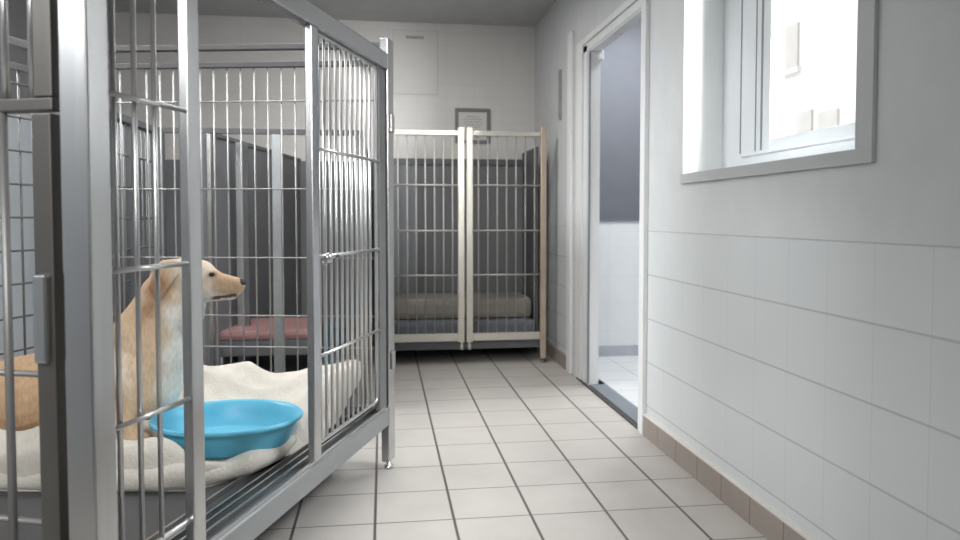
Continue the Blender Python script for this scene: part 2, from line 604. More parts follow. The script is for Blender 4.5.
# ------------------------------------------------------------------ things on the back wall
ps = thing('poster', 'pale blank-looking poster with a short grey heading high on the back wall', 'poster', (0.2565, BY, 1.945))
MB().box(-0.173, 0.173, -0.006, -0.0005, 0, 0.49).build('border', M['paper_edge'], ps)
MB().box(-0.168, 0.168, -0.0075, -0.0062, 0.005, 0.485).build('sheet', M['paper'], ps)
tx = MB()
pts = []
for k in range(46):
    u = k / 45
    pts.append((-0.075 + 0.14 * u, -0.009, 0.437 + 0.009 * math.sin(u * 40) + 0.004 * math.sin(u * 97)))
tx.tube(pts, 0.0028, 6)
tx.build('heading', M['ink'], ps)

cf = thing('picture_frame', 'grey framed certificate on the back wall just above the far gates', 'picture frame', (0.699, BY, 1.575))
f_ = MB()
f_.box(-0.138, 0.138, -0.02, -0.0005, 0.245, 0.272, 0.003)
f_.box(-0.138, 0.138, -0.02, -0.0005, 0, 0.027, 0.003)
f_.box(-0.138, -0.112, -0.02, -0.0005, 0.027, 0.245, 0.003)
f_.box(0.112, 0.138, -0.02, -0.0005, 0.027, 0.245, 0.003)
f_.build('frame', M['frame_grey'], cf)
MB().box(-0.1115, 0.1115, -0.008, -0.001, 0.0275, 0.2445).build('certificate', M['paper'], cf)
l_ = MB()
for k, (a, zz) in enumerate(((0.05, 0.205), (0.075, 0.185), (0.07, 0.165), (0.078, 0.145), (0.06, 0.125))):
    l_.box(-a, a, -0.0095, -0.0081, zz, zz + 0.006)
l_.box(-0.045, -0.005, -0.0095, -0.0081, 0.04, 0.075)
l_.box(0.008, 0.05, -0.0095, -0.0081, 0.04, 0.075)
l_.build('text_lines', M['pale_ink'], cf)

sg = tag(MB().box(WX - 0.014, WX - 0.0005, 4.79, 4.835, 1.66, 1.99, 0.003).build('wall_plate', mat('dull_grey_plate', (150, 149, 149), 0.6)),
         'narrow grey plate on the right wall between doorway and far corner', 'plate')

# ------------------------------------------------------------------ the near kennel
KA = YAW + math.atan(153 / 725)
KN = Vector((math.cos(KA), -math.sin(KA), 0))
KD = Vector((math.sin(KA), math.cos(KA), 0))
K0 = Vector((-0.495, 1.382, 0))
W = 1.32            # width
kn = thing('dog_kennel', 'large stainless steel barred kennel at the left, holding the tan dog', 'kennel', K0, -KA)


def kloc(p):
    r = Vector(p) - K0
    return Vector((r.dot(KN), r.dot(KD), r.z))


far_l = (-W, 1.585 - W * math.tan(math.radians(8.6)) + 0.0)
FD = (Vector((far_l[0], far_l[1], 0)) - Vector((-0.015, 1.585, 0)))
FD.normalize()
FN = Vector((FD.y, -FD.x, 0))


def post(x0, x1, y0, y1, z1=1.69):
    p = MB().box(x0, x1, y0, y1, 0.035, z1, 0.004).build('corner_post', M['steel'], kn)
    f = MB()
    cx, cy = (x0 + x1) / 2, (y0 + y1) / 2
    f.lathe([(0, 0), (0.018, 0), (0.018, 0.012), (0.010, 0.016), (0.010, 0.05), (0, 0.05)], 16, (cx, cy, 0))
    f.build('adjustable_foot', M['steel'], p)
    return p


post(-0.058, 0.0, -0.038, 0.018)
post(-0.034, 0.0, 1.545, 1.612)
post(-W - 0.03, -W + 0.03, -0.045, 0.018)
post(far_l[0] - 0.03, far_l[0] + 0.03, far_l[1] - 0.03, far_l[1] + 0.03)

# rails round the base and the top
b_ = MB()
b_.box(-0.03, 0.0, 0.019, 1.544, 0.186, 0.252, 0.004)
b_.build('bottom_rail', M['rail_face'], kn)
tk = MB()
tk.box(-0.165, -0.0302, 0.019, 1.544, 0.232, 0.247)
tk.build('track_bed', M['track'], kn)
tk = MB()
for x in (-0.012, -0.048, -0.078, -0.105, -0.155):
    tk.box(x - 0.0035, x + 0.0035, 0.02, 1.543, 0.2475 if x < -0.03 else 0.2522, 0.262)
tk.build('sliding_track', M['steel'], kn)
b_ = MB()
b_.box(-0.04, 0.0, 0.019, 1.544, 1.566, 1.63, 0.004)
b_.build('top_rail', M['steel'], kn)
b_ = MB()
b_.beam((-0.035, 1.578, 1.667), (far_l[0] + 0.031, far_l[1], 1.667), 0.03, 0.022, 0.003)
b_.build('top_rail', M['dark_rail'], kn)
b_ = MB()
b_.box(-W - 0.02, -W + 0.02, 0.019, far_l[1] - 0.031, 1.63, 1.66, 0.003)
b_.build('top_rail', M['steel_dark'], kn)
b_ = MB()
b_.box(-W + 0.031, -0.063, -0.04, 0.0, 1.60, 1.65, 0.003)
b_.build('top_rail', M['steel'], kn)
b_ = MB()
b_.box(-W + 0.031, -0.063, -0.04, 0.0, 0.186, 0.25, 0.003)
b_.build('bottom_rail', M['rail_face'], kn)
b_ = MB()
b_.box(-W - 0.02, -W + 0.02, 0.019, far_l[1] - 0.031, 0.186, 0.25, 0.003)
b_.build('bottom_rail', M['rail_face'], kn)
b_ = MB()
b_.beam((-0.035, 1.578, 0.218), (far_l[0] + 0.031, far_l[1], 0.218), 0.03, 0.064, 0.003)
b_.build('bottom_rail', M['rail_face'], kn)
# deck tray
b_ = MB()
vs = [(-W + 0.022, 0.002), (-0.1655, 0.002), (-0.1655, 1.52), (-W + 0.022, far_l[1] - 0.032 + 0.012)]
lo = [b_.bm.verts.new((x, y, 0.215)) for x, y in vs]
hi = [b_.bm.verts.new((x, y, 0.255)) for x, y in vs]
b_.bm.faces.new(lo[::-1])
b_.bm.faces.new(hi)
for i in range(4):
    j = (i + 1) % 4
    b_.bm.faces.new((lo[i], lo[j], hi[j], hi[i]))
b_.build('deck', M['deck'], kn)


def sliding_door(u0, u1, stile_a, stile_b, bars, rods, zb, zt, latch):
    """barred sliding panel in the right-hand side; u runs away from the near corner"""
    d = MB()
    if stile_a:
        d.box(-0.024, -0.001, stile_a[0], stile_a[1], 0.2625, zt + 0.008, 0.003)
    if stile_b:
        d.box(-0.024, -0.001, stile_b[0], stile_b[1], 0.2625, zt + 0.008, 0.003)
    door = d.build('sliding_door', M['steel'], kn)
    f = MB()
    a, b__ = u0, u1
    r = 0.02
    xx = -0.018
    loop = []
    for cy, cz, a0 in ((b__ - r, zt - r, 0), (a + r, zt - r, 90), (a + r, zb + r, 180), (b__ - r, zb + r, 270)):
        for k in range(5):
            an = math.radians(a0 + 90 * k / 4)
            loop.append((xx, cy + r * math.cos(an), cz + r * math.sin(an)))
    f.tube(loop, 0.006, 8, closed=True)
    f.build('wire_frame', M['steel_bar'], door)
    g = MB()
    for u in bars:
        g.tube([(xx, u, zb), (xx, u, zt)], 0.0052, 8)
    for z in rods:
        g.tube([(xx + 0.009, u0 - 0.004, z), (xx + 0.009, u1 + 0.004, z)], 0.0055, 8)
    g.build('bar_grid', M['steel_bar'], door)
    if latch:
        k = MB()
        k.sphere((xx + 0.022, latch[0], latch[1]), 0.017, (0.8, 1, 1), 14)
        k.tube([(xx + 0.022, latch[0], latch[1]), (xx + 0.024, latch[0] + 0.07, latch[1] + 0.002)], 0.006, 8)
        k.tube([(xx, latch[0] - 0.012, latch[1] - 0.016), (xx + 0.02, latch[0] - 0.012, latch[1] - 0.016)], 0.006, 8)
        k.build('latch', M['steel'], door)
    return door


sliding_door(0.925, 1.455, (0.868, 0.914), None, [0.948 + 0.0442 * k for k in range(11)], (1.208, 0.878, 0.572), 0.30, 1.558, (0.965, 0.874))
sliding_door(0.024, 0.268, None, (0.256, 0.30), [0.05, 0.108, 0.168], (1.227, 0.90, 0.607), 0.335, 1.55, None)
# dark closing strip beside the far post
MB().box(-0.03, -0.006, 1.462, 1.53, 0.262, 1.56, 0.003).build('closing_strip', M['steel_dark'], kn)
for hz in (0.40, 1.33):
    MB().box(0.0005, 0.008, 1.562, 1.60, hz, hz + 0.07, 0.002).build('hinge', M['steel'], kn)

# front: fixed upper panel and lower gate
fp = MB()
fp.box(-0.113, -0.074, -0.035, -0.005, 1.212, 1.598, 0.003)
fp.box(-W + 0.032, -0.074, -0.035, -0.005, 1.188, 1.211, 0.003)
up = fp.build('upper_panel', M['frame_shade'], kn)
g = MB()
x = -0.127
while x > -W + 0.05:
    g.tube([(x, -0.02, 1.205), (x, -0.02, 1.60)], 0.0065, 8)
    x -= 0.057
g.build('bar_grid', M['steel_bar'], up)
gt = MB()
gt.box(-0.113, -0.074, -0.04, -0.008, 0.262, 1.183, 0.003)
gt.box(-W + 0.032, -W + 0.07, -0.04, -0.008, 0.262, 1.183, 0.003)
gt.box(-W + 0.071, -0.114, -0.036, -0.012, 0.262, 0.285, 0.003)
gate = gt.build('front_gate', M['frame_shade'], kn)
g = MB()
x = -0.1865
while x > -W + 0.08:
    g.tube([(x, -0.026, 0.275), (x, -0.026, 1.19)], 0.0075, 10)
    x -= 0.075
for z in (0.713, 0.438):
    g.tube([(-W + 0.06, -0.018, z), (-0.1, -0.018, z)], 0.006, 8)
g.build('bar_grid', M['steel_dark'], gate)
lp = MB()
lp.box(-0.109, -0.082, -0.052, -0.0405, 0.74, 0.898, 0.004)
lp.build('latch_plate', M['steel'], gate)

# far end: wire panel hung under the top rail
ep = MB()
e0 = Vector((-0.036, 1.583, 0))
eL = (Vector((far_l[0], far_l[1], 0)) - e0).length - 0.032
ep.beam(e0 + Vector((0, 0, 1.6)), e0 + FD * eL + Vector((0, 0, 1.6)), 0.02, 0.022, 0.003)
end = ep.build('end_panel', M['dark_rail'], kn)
g = MB()
t = 0.02
while t < eL - 0.01:
    p = e0 + FD * t
    g.tube([(p.x, p.y, 0.255), (p.x, p.y, 1.595)], 0.0034, 6)
    t += 0.0546
for z in (1.456, 1.111, 0.838, 0.606, 0.48):
    p, q = e0 + FN * 0.0, e0 + FD * eL
    g.tube([(p.x, p.y - 0.004, z), (q.x, q.y - 0.004, z)], 0.0032, 6)
g.build('wire_grid', M['thin_wire'], end)

# left side: finer wire panel
lpn = MB()
lpn.box(-W - 0.01, -W + 0.01, 0.02, far_l[1] - 0.032, 1.545, 1.57, 0.002)
lp_ = lpn.build('side_panel', M['steel_dark'], kn)
g = MB()
u = 0.06
while u < far_l[1] - 0.04:
    g.tube([(-W, u, 0.252), (-W, u, 1.55)], 0.0042, 6)
    u += 0.062
for k in range(-5, 5):
    z = 0.998 + 0.124 * k
    g.tube([(-W + 0.006, 0.03, z), (-W + 0.006, far_l[1] - 0.04, z)], 0.0042, 6)
g.build('wire_grid', M['steel_dark'], lp_)

# ------------------------------------------------------------------ cream fleece blanket on the deck (kennel coordinates)
outline = [(-1.22, 0.40), (-0.98, 0.455), (-0.76, 0.49), (-0.60, 0.52), (-0.43, 0.555), (-0.25, 0.597), (-0.205, 0.64), (-0.155, 0.74), (-0.128, 0.86),
           (-0.112, 0.98), (-0.10, 1.07), (-0.075, 1.14), (-0.12, 1.175), (-0.125, 1.20), (-0.10, 1.225), (-0.12, 1.255), (-0.11, 1.29), (-0.15, 1.33),
           (-0.22, 1.42), (-0.4, 1.455), (-0.7, 1.41), (-1.0, 1.365), (-1.23, 1.31), (-1.25, 0.9)]
BOWL = kloc(at(228, 430, 2.25))


def seg_dist(p, a, b):
    ab = b - a
    t = max(0, min(1, (p - a).dot(ab) / ab.length_squared))
    q = a + ab * t
    return (p - q).length, q


OV = [Vector((x, y)) for x, y in outline]


def edge_info(p):
    best = (9, None)
    inside = False
    n = len(OV)
    for i in range(n):
        a, b = OV[i], OV[(i + 1) % n]
        dd, q = seg_dist(p, a, b)
        if dd < best[0]:
            best = (dd, q)
        if (a.y > p.y) != (b.y > p.y):
            xx = (b.x - a.x) * (p.y - a.y) / (b.y - a.y) + a.x
            if p.x < xx:
                inside = not inside
    return inside, best[0], best[1]


def gauss(d, s):
    return math.exp(-(d / s) ** 2)


def pile(x, y):
    """height of the bunched cloth above its flat thickness"""
    h = 0.0
    # a long rumpled heap along the far end
    yc = 1.31 + 0.09 * x + 0.02 * math.sin(5 * x)
    top = 0.124 + 0.012 * math.sin(11 * x + 0.6) + 0.010 * math.sin(23 * x)
    top += 0.022 * gauss(x + 0.16, 0.12)
    dy = y - yc
    h += top * (gauss(dy, 0.21) if dy < 0 else gauss(dy, 0.16))
    # folds running down from the heap toward the bowl
    fold = math.sin(14 * (x * 0.62 + y * 0.78) + 2.2 * noise.noise((x * 3, y * 3, 0.3)))
    h += 0.034 * fold * gauss(y - 1.08, 0.22)
    wob = noise.noise((x * 2.5, y * 2.5, 5.0))
    for ang, fr, am, ph in ((0.9, 12, 0.013, 0.4), (1.9, 17, 0.010, 1.7)):
        q = (x * math.cos(ang) + y * math.sin(ang)) * fr + 2.6 * wob + ph
        h += am * (1 - abs(math.sin(q))) ** 2 * 1.6 * gauss(y - 1.2, 0.3)
    h += 0.030 * gauss((x + 0.22) - 0.5 * (y - 1.05), 0.05) * gauss(y - 1.08, 0.2)
    return h


def blanket_h(x, y, e):
    k = min(1.0, e / 0.055)
    prof = math.sqrt(max(0.0, 1 - (1 - k) ** 2))
    base = 0.042
    roll = 0.0
    if y < 1.12:
        f_ = 1.0 if y < 0.9 else max(0, 1 - (y - 0.9) / 0.22)
        big = 0.066 if x > -0.3 else (0.085 if x > -0.55 else 0.115)
        roll = big * gauss(e - 0.075, 0.062) * f_
        roll -= 0.030 * gauss(e - 0.05 - 0.014 * math.sin(9 * x + 4 * y), 0.016) * f_
        roll *= 0.9 + 0.6 * noise.noise((x * 6, y * 6, 2.0))
    p_ = pile(x, y)
    n1 = noise.noise((x * 9, y * 9, 0)) * 0.014 + noise.noise((x * 18, y * 18, 4)) * 0.004
    rid = 1 - abs(noise.noise((x * 5 + y * 2, y * 6, 9))) * 2.2
    n1 += 0.016 * max(0, rid) ** 2
    h = (base + roll + p_ + n1)
    # flat hollow under the bowl
    db = math.hypot(x - BOWL.x, y - BOWL.y)
    if db < 0.25:
        k2 = max(0.0, min(1.0, (db - 0.172) / 0.05))
        k2 = k2 * k2 * (3 - 2 * k2)
        h = h * k2 + min(h, 0.040) * (1 - k2)
    # trodden flat under the dog
    dg = math.hypot((x - DOGP.x) / 1.0, (y - DOGP.y) / 0.8)
    if dg < 0.3:
        k2 = max(0.0, min(1.0, (dg - 0.16) / 0.12))
        h = h * k2 + min(h, 0.046) * (1 - k2)
    return max(0.004, h * prof)


DOGP = kloc(at(100, 437, 2.28))
DECK = 0.2562
bm = bmesh.new()
ST = 0.0125
nx = int(1.22 / ST)
ny = int(1.16 / ST)
grid = {}
for i in range(nx + 1):
    for j in range(ny + 1):
        p = Vector((-1.27 + i * ST, 0.37 + j * ST))
        ins, e, q = edge_info(p)
        if ins:
            hh = blanket_h(p.x, p.y, e)
            if p.y < 1.1 and e > 1e-4:
                # the rolled hem leans out over its own foot
                k_ = max(0.0, min(1.0, hh / 0.10)) * gauss(e - 0.04, 0.05) * max(0.0, min(1.0, (1.1 - p.y) / 0.3))
                p = p + (q - p).normalized() * 0.05 * k_
                p.x = min(p.x, -0.04)
            grid[i, j] = (p, hh)
        elif e < ST * 1.5:
            grid[i, j] = (q.copy(), 0.0)
vv = {}
for k, (p, h) in grid.items():
    # the end of the heap flops over toward the far post
    lob = max(0.0, min(1.0, (p.y - 1.12) / 0.22)) * gauss(min(0, p.x + 0.17), 0.16)
    up_ = max(0.0, min(1.0, (h - 0.03) / 0.12))
    p.y += 0.27 * lob * up_ - 0.05 * lob * max(0, up_ - 0.85) / 0.15
    p.x = min(max(p.x, -0.042), p.x + 0.085 * lob * up_)
    vv[k] = bm.verts.new((p.x, p.y, DECK + h))
for i in range(nx):
    for j in range(ny):
        ks = [(i, j), (i + 1, j), (i + 1, j + 1), (i, j + 1)]
        if all(k in vv for k in ks):
            f = bm.faces.new([vv[k] for k in ks])
            f.smooth = True
bmesh.ops.remove_doubles(bm, verts=bm.verts[:], dist=0.0008)
for _ in range(1):
    inner = [v for v in bm.verts if not v.is_boundary]
    bmesh.ops.smooth_vert(bm, verts=inner, factor=0.4, use_axis_x=True, use_axis_y=True, use_axis_z=True)
me = bpy.data.meshes.new('fleece_blanket')
bm.to_mesh(me)
bm.free()
me.materials.append(M['fleece'])
bk = bpy.data.objects.new('fleece_blanket', me)
C.objects.link(bk)
bk.location = K0
bk.rotation_euler = (0, 0, -KA)
tag(bk, 'rumpled cream fleece blanket spread over the kennel deck under dog and bowl', 'blanket')

# the hem folded under along the front
hem = MB()
hp_, hr_ = [], []
path = OV[0:10]
for a, b in zip(path, path[1:]):
    for k in range(6):
        p = a.lerp(b, k / 6)
        n_ = noise.noise((p.x * 8, p.y * 8, 1.0))
        r_ = 0.034 + 0.010 * n_
        if len(hp_) < 3:
            r_ *= 0.4 + 0.2 * len(hp_)
        inward = Vector((-0.02, 0.03)) if p.x > -0.3 else Vector((0, 0.03))
        c2 = p + inward * (0.55 + 0.5 * noise.noise((p.x * 5, p.y * 5, 8.0)))
        hp_.append((min(c2.x, -0.05 - r_), c2.y, DECK + r_ * 0.86 + 0.001))
        hr_.append(r_)
for k in range(4):
    hr_[-1 - k] *= 0.35 + 0.16 * k
hem.tube(hp_, hr_, 16)
hem.build('folded_hem', M['fleece'], bk)

# ------------------------------------------------------------------ blue basin
bp_ = at(228, 430, 2.25)
basin = MB()
R_ = 0.229
prof = [(0, 0.0), (0.172, 0.0), (0.183, 0.004), (0.190, 0.014), (0.205, 0.066), (0.211, 0.084), (0.221, 0.087), (R_ - 0.002, 0.091), (R_, 0.098), (R_ - 0.003, 0.105),
        (R_ - 0.010, 0.106), (0.214, 0.100), (0.206, 0.091), (0.198, 0.066), (0.183, 0.016), (0.172, 0.008), (0.06, 0.006), (0, 0.006)]
basin.lathe([(r * (1 if r < 0.2 else 1), z * 0.84) for r, z in prof], 72, sy=0.87)
bo = basin.build('feeding_basin', M['blue'])
bo.location = (bp_.x, bp_.y, DECK + 0.043)
bo.rotation_euler = (0, 0, -YAW)
tag(bo, 'wide shallow bright blue plastic basin on the cream blanket', 'bowl')

# ------------------------------------------------------------------ the dog
S = 2.32 / F_PX
root = at(100, 437, 2.32)
GZ = 0.298
dog = thing('dog', 'tan and cream short haired dog lying with head raised, facing right', 'dog', (root.x, root.y, GZ), -YAW)


def D(px, py, off=0.0):
    """photo pixel on the dog's plane -> dog coordinates; off in pixels, away from the camera"""
    return Vector(((px - 100) * S, off * S, (CAM_H - (py - 217) * S) - GZ))


def capsule(bm_, p0, r0, p1, r1, ysc=1.0, seg=20, rings=7):
    p0, p1 = Vector(p0), Vector(p1)
    ax = p1 - p0
    L = ax.length
    if L < 1e-6:
        ax = Vector((1, 0, 0))
        L = 1e-6
    t = ax.normalized()
    a = Vector((0, 1, 0)) if abs(t.y) < 0.9 else Vector((1, 0, 0))
    sx = t.cross(a).normalized()
    sy = t.cross(sx).normalized()
    prof = []
    for k in range(rings + 1):
        an = -PI / 2 + (PI / 2) * k / rings
        prof.append((r0 * math.cos(an), r0 * math.sin(an)))
    for k in range(rings + 1):
        an = (PI / 2) * k / rings
        prof.append((r1 * math.cos(an), L + r1 * math.sin(an)))
    ringsv = []
    cy = 0.0
    for rr, h in prof:
        c = p0 + t * h
        ring = []
        if rr < 1e-6:
            ring.append(bm_.verts.new(c))
        else:
            for k in range(seg):
                o = (sx * math.cos(2 * PI * k / seg) + sy * math.sin(2 * PI * k / seg)) * rr
                o.y *= ysc
                ring.append(bm_.verts.new(c + o))
        ringsv.append(ring)
    for A, B in zip(ringsv, ringsv[1:]):
        for k in range(seg):
            k2 = (k + 1) % seg
            if len(A) == 1 and len(B) == 1:
                continue
            if len(A) == 1:
                bm_.faces.new((A[0], B[k2], B[k]))
            elif len(B) == 1:
                bm_.faces.new((A[k], A[k2], B[0]))
            else:
                bm_.faces.new((A[k], A[k2], B[k2], B[k]))


bm = bmesh.new()


def cap(a, r0, b, r1, ysc=1.0):
    capsule(bm, D(*a), r0 * S, D(*b), r1 * S, ysc)


# head
cap((186, 277), 18.0, (202, 276.5), 17.4, 0.88)
cap((171, 275), 16.0, (188, 275), 16.5, 0.95)
cap((203, 278), 16, (214, 280.5), 12.5, 0.8)
cap((212, 281.5), 12, (240, 284.4), 7.6, 0.82)
cap((214, 286), 11.5, (238, 288), 7.2, 0.9)             # upper lips
cap((206, 292), 10, (235, 294.5), 4.8, 0.72)            # lower jaw
cap((196, 290), 14, (190, 312), 16, 0.9)                # throat
cap((198, 288), 14.5, (209, 289), 12, 1.0)              # cheek
# neck and chest
cap((174, 282), 21, (169, 297), 26, 0.92)
cap((169, 297), 26, (162, 313), 29, 0.92)
cap((162, 313), 29, (149, 339), 35, 0.94)
cap((149, 339), 35, (150, 352), 35, 0.95)
cap((150, 350), 34, (146, 384), 35, 0.98)
cap((166, 345), 18, (160, 380), 20, 1.0)
# trunk, running left and a little toward the camera
cap((138, 368), 41, (70, 384, -18), 39, 0.98)
cap((70, 384, -18), 39, (0, 396, -42), 38, 0.98)
cap((0, 396, -42), 38, (-62, 398, -66), 37, 1.0)
cap((-40, 404, -84), 34, (-64, 410, -92), 28, 0.8)      # near haunch
cap((-44, 410, -22), 30, (-64, 414, -30), 26, 0.8)      # far haunch
cap((-36, 432, -100), 11, (0, 434, -92), 9, 0.9)        # near hind foot
cap((-92, 408, -70), 12, (-128, 428, -96), 7, 1)        # tail
# forelegs
cap((140, 372, -22), 22, (136, 408, -26), 15, 0.8)
cap((136, 408, -26), 14, (146, 428, -27), 10, 0.9)
cap((144, 430, -27), 9.0, (156, 431.5, -27), 8.0, 1.15)
cap((154, 372, 22), 22, (150, 408, 26), 15, 0.8)
cap((150, 405, 26), 14, (158, 428, 30), 10, 0.9)
cap((154, 430, 30), 9, (166, 431.5, 30), 8.0, 1.1)
for s_off in (-5, 0, 5):
    cap((154, 432, -27 + s_off), 4.4, (161, 433, -27 + s_off * 1.15), 3.8, 1)
    cap((164, 432, 30 + s_off), 4.4, (171, 433, 30 + s_off * 1.15), 3.8, 1)
# ears: soft flaps laid back and hanging
for sgn in (-1, 1):
    cap((184, 264, sgn * 14), 7, (169, 267, sgn * 18), 7.0, 0.5)
    cap((180, 270, sgn * 18), 8.5, (172, 290, sgn * 25), 6.0, 0.4)
    cap((172, 270, sgn * 19), 7.0, (168, 284, sgn * 24), 6.0, 0.4)
tmp_me = bpy.data.meshes.new('dog_tmp')
bmesh.ops.recalc_face_normals(bm, faces=bm.faces[:])
bm.to_mesh(tmp_me)
bm.free()
tmp = bpy.data.objects.new('dog_tmp', tmp_me)
C.objects.link(tmp)
rm = tmp.modifiers.new('r', 'REMESH')
rm.mode = 'VOXEL'
rm.voxel_size = 0.0046
sm = tmp.modifiers.new('s', 'SMOOTH')
sm.factor = 0.5
sm.iterations = 6
bpy.context.view_layer.update()
dg = bpy.context.evaluated_depsgraph_get()
dme = bpy.data.meshes.new_from_object(tmp.evaluated_get(dg))
bpy.data.objects.remove(tmp)
dme.name = 'body'
dme.materials.clear()
dme.materials.append(M['coat'])
ca = dme.color_attributes.new('coat', 'FLOAT_COLOR', 'POINT')


def blend(a, b, t):
    t = max(0.0, min(1.0, t))
    t = t * t * (3 - 2 * t)
    return tuple(x + (y - x) * t for x, y in zip(a, b))


TAN, CREAM, WHITE, RUST, LIP = (208, 182, 152), (230, 216, 197), (236, 230, 220), (164, 126, 98), (112, 84, 78)
ORANGE = (192, 162, 130)
for v in dme.vertices:
    px = v.co.x / S + 100
    py = 217 + (CAM_H - GZ - v.co.z) / S
    off = v.co.y / S
    n = noise.noise((px * 0.05, py * 0.05, off * 0.05))
    n2 = noise.noise((px * 0.13, py * 0.09, off * 0.1 + 7))
    c = blend(TAN, ORANGE, (130 - px) / 60 + 0.4 * n)
    # pale chest and front of the neck
    front = (px - (168 + 6 * n - 0.06 * (py - 320))) / 16
    if py > 296:
        c = blend(c, WHITE, min(front, (py - 292) / 14))
    # broad pale streak on the shoulder, rusty patches
    c = blend(c, CREAM, 0.8 * math.exp(-((px - 142) / 14) ** 2 - ((py - 365) / 30) ** 2) + 0.3 * n2)
    c = blend(c, RUST, 1.1 * math.exp(-((px - 119) / 13) ** 2 - ((py - 338) / 12) ** 2) + 0.25 * n2)
    c = blend(c, RUST, 0.9 * math.exp(-((px - 137) / 6) ** 2 - ((py - 388) / 16) ** 2))
    c = blend(c, RUST, 0.75 * math.exp(-((px - (166 - 0.35 * (py - 295))) / 10) ** 2 - ((py - 302) / 16) ** 2))  # brown neck below the ear, with shadow mixed into its colour
    # head
    if px > 150 and py < 304:
        hc = blend(TAN, CREAM, (px - 172) / 22)
        # muzzle top tan, lower face white
        if px > 206:
            mid = 284 + 0.16 * (px - 206)
            hc = blend(hc, (206, 176, 146), (px - 214) / 10 * (1 if py < mid + 4 else 0.4))
            hc = blend(hc, WHITE, (py - (mid + 5)) / 5)
        c = blend(hc, c, (py - 292) / 12)
        # hanging ear and the neck behind it
        ear = math.exp(-((px - (171 - 0.15 * (py - 280))) / 12) ** 2 - ((py - 285) / 13) ** 2)
        c = blend(c, RUST, 1.15 * ear)
        # mouth line, from the lip corner up to the chin
        ml = 296.2 - 0.12 * (px - 218) - 0.008 * (px - 218) ** 2 * (1 if px > 218 else 0)
        if 214 < px < 240 and abs(py - (297.2 - 0.13 * (px - 215))) < 1.5:
            c = blend(c, LIP, 0.9 * min(1, (px - 214) / 4))
        # dark skin round the eye
        c = blend(c, (120, 92, 76), 0.9 * math.exp(-((px - 217.8) / 3.6) ** 2 - ((py - 273.4) / 2.8) ** 2))
    ca.data[v.index].color = (*lin(c), 1)
for p in dme.polygons:
    p.use_smooth = True
body = bpy.data.objects.new('body', dme)
C.objects.link(body)
body.parent = dog
from mathutils.bvhtree import BVHTree
bvh = BVHTree.FromPolygons([v.co.copy() for v in dme.vertices], [tuple(p.vertices) for p in dme.polygons])
for sgn in (-1, 1):
    o_ = D(217.5, 273.2, sgn * 60)
    hit = bvh.ray_cast(o_, Vector((0, -sgn, 0)))[0]
    MB().sphere(hit + Vector((0, sgn * 0.0048, 0)), 0.0084, (1.1, 0.75, 0.8), 16).build('eye', M['eye'], dog)
nb = MB()
nb.sphere(D(244.6, 281.8), 0.0155, (0.75, 0.95, 0.8), 18)
nb.sphere(D(242.4, 280.2), 0.012, (1.0, 1.0, 0.7), 14)
nb.build('nose', M['nose'], dog)

# ------------------------------------------------------------------ second kennel, in the back left of the room
kb = thing('dog_kennel', 'dark grey panelled kennel behind the near one, with the maroon cot inside', 'kennel', (-0.6, 3.75, 0))
KB = Vector(kb.location)


def kbb(x0, x1, y0, y1, z0, z1, name, material, bev=0.003, parent=None):
    return MB().box(x0 - KB.x, x1 - KB.x, y0 - KB.y, y1 - KB.y, z0, z1, bev).build(name, material, parent or kb)


kbb(-1.115, -0.10, 3.742, 3.762, 1.412, 1.440, 'top_rail', M['dark_rail'])
kbb(-0.548, -0.503, 3.735, 3.775, 0.0, 1.411, 'post', M['rail_face'])
kbb(-0.862, -0.84, 3.74, 3.765, 0.0, 1.411, 'post', M['steel'])
kbb(-0.13, -0.09, 3.735, 3.775, 0.0, 1.411, 'post', M['steel_dark'])
kbb(-1.125, -1.065, 3.735, 3.775, 0.0, 1.411, 'post', M['panel_darker'])
dv = MB()
a_, b2 = Vector((-0.888, 3.80, 0)) - KB, Vector((-0.622, 5.58, 0)) - KB
dv.beam(a_ + Vector((0, 0, 0.76)), b2 + Vector((0, 0, 0.76)), 0.02, 1.32, 0.0)
dvo = dv.build('divider', M['panel_dark'], kb)
dv = MB()
dv.beam(a_ + Vector((0, 0, 1.425)), b2 + Vector((0, 0, 1.425)), 0.034, 0.022, 0.002)
dv.build('divider_frame', M['panel_darker'], dvo)
kbb(-0.80, -0.765, 4.13, 4.165, 0.1, 1.41, 'post', M['rail_face'])
kbb(-0.764, -0.735, 4.135, 4.165, 0.1, 1.41, 'post', M['panel_darker'])
kbb(-1.9, -0.06, 5.585, 5.61, 0.1, 1.42, 'back_panel', M['panel_dark'])
kbb(-0.115, -0.09, 3.78, 5.58, 0.1, 1.41, 'side_panel', M['panel_darker'])
kbb(-1.10, -0.12, 3.80, 5.58, 0.10, 0.16, 'deck', M['panel_darker'])
# return panel of wire on the left
rp = MB()
r0, r1 = Vector((-1.12, 3.18, 0)) - KB, Vector((-1.105, 3.73, 0)) - KB
rp.beam(r0 + Vector((0, 0, 1.425)), r1 + Vector((0, 0, 1.425)), 0.03, 0.03, 0.002)
rp.beam(r0 + Vector((0, 0, 0.02)), r0 + Vector((0, 0, 1.409)), 0.028, 0.028, 0.002, up=(0, 1, 0))
mid = r0.lerp(r1, 0.42)
rp.beam(mid + Vector((0, 0, 0.02)), mid + Vector((0, 0, 1.409)), 0.026, 0.04, 0.002, up=(0, 1, 0))
rpo = rp.build('return_panel', M['panel_darker'], kb)
g = MB()
for k in range(1, 10):
    p = r0.lerp(r1, k / 10)
    g.tube([(p.x, p.y, 0.02), (p.x, p.y, 1.41)], 0.0042, 6)
for k in range(-6, 4):
    g.tube([r0 + Vector((0, 0, 0.995 + 0.137 * k)), r1 + Vector((0, 0, 0.995 + 0.137 * k))], 0.0042, 6)
g.build('wire_grid', M['panel_darker'], rpo)

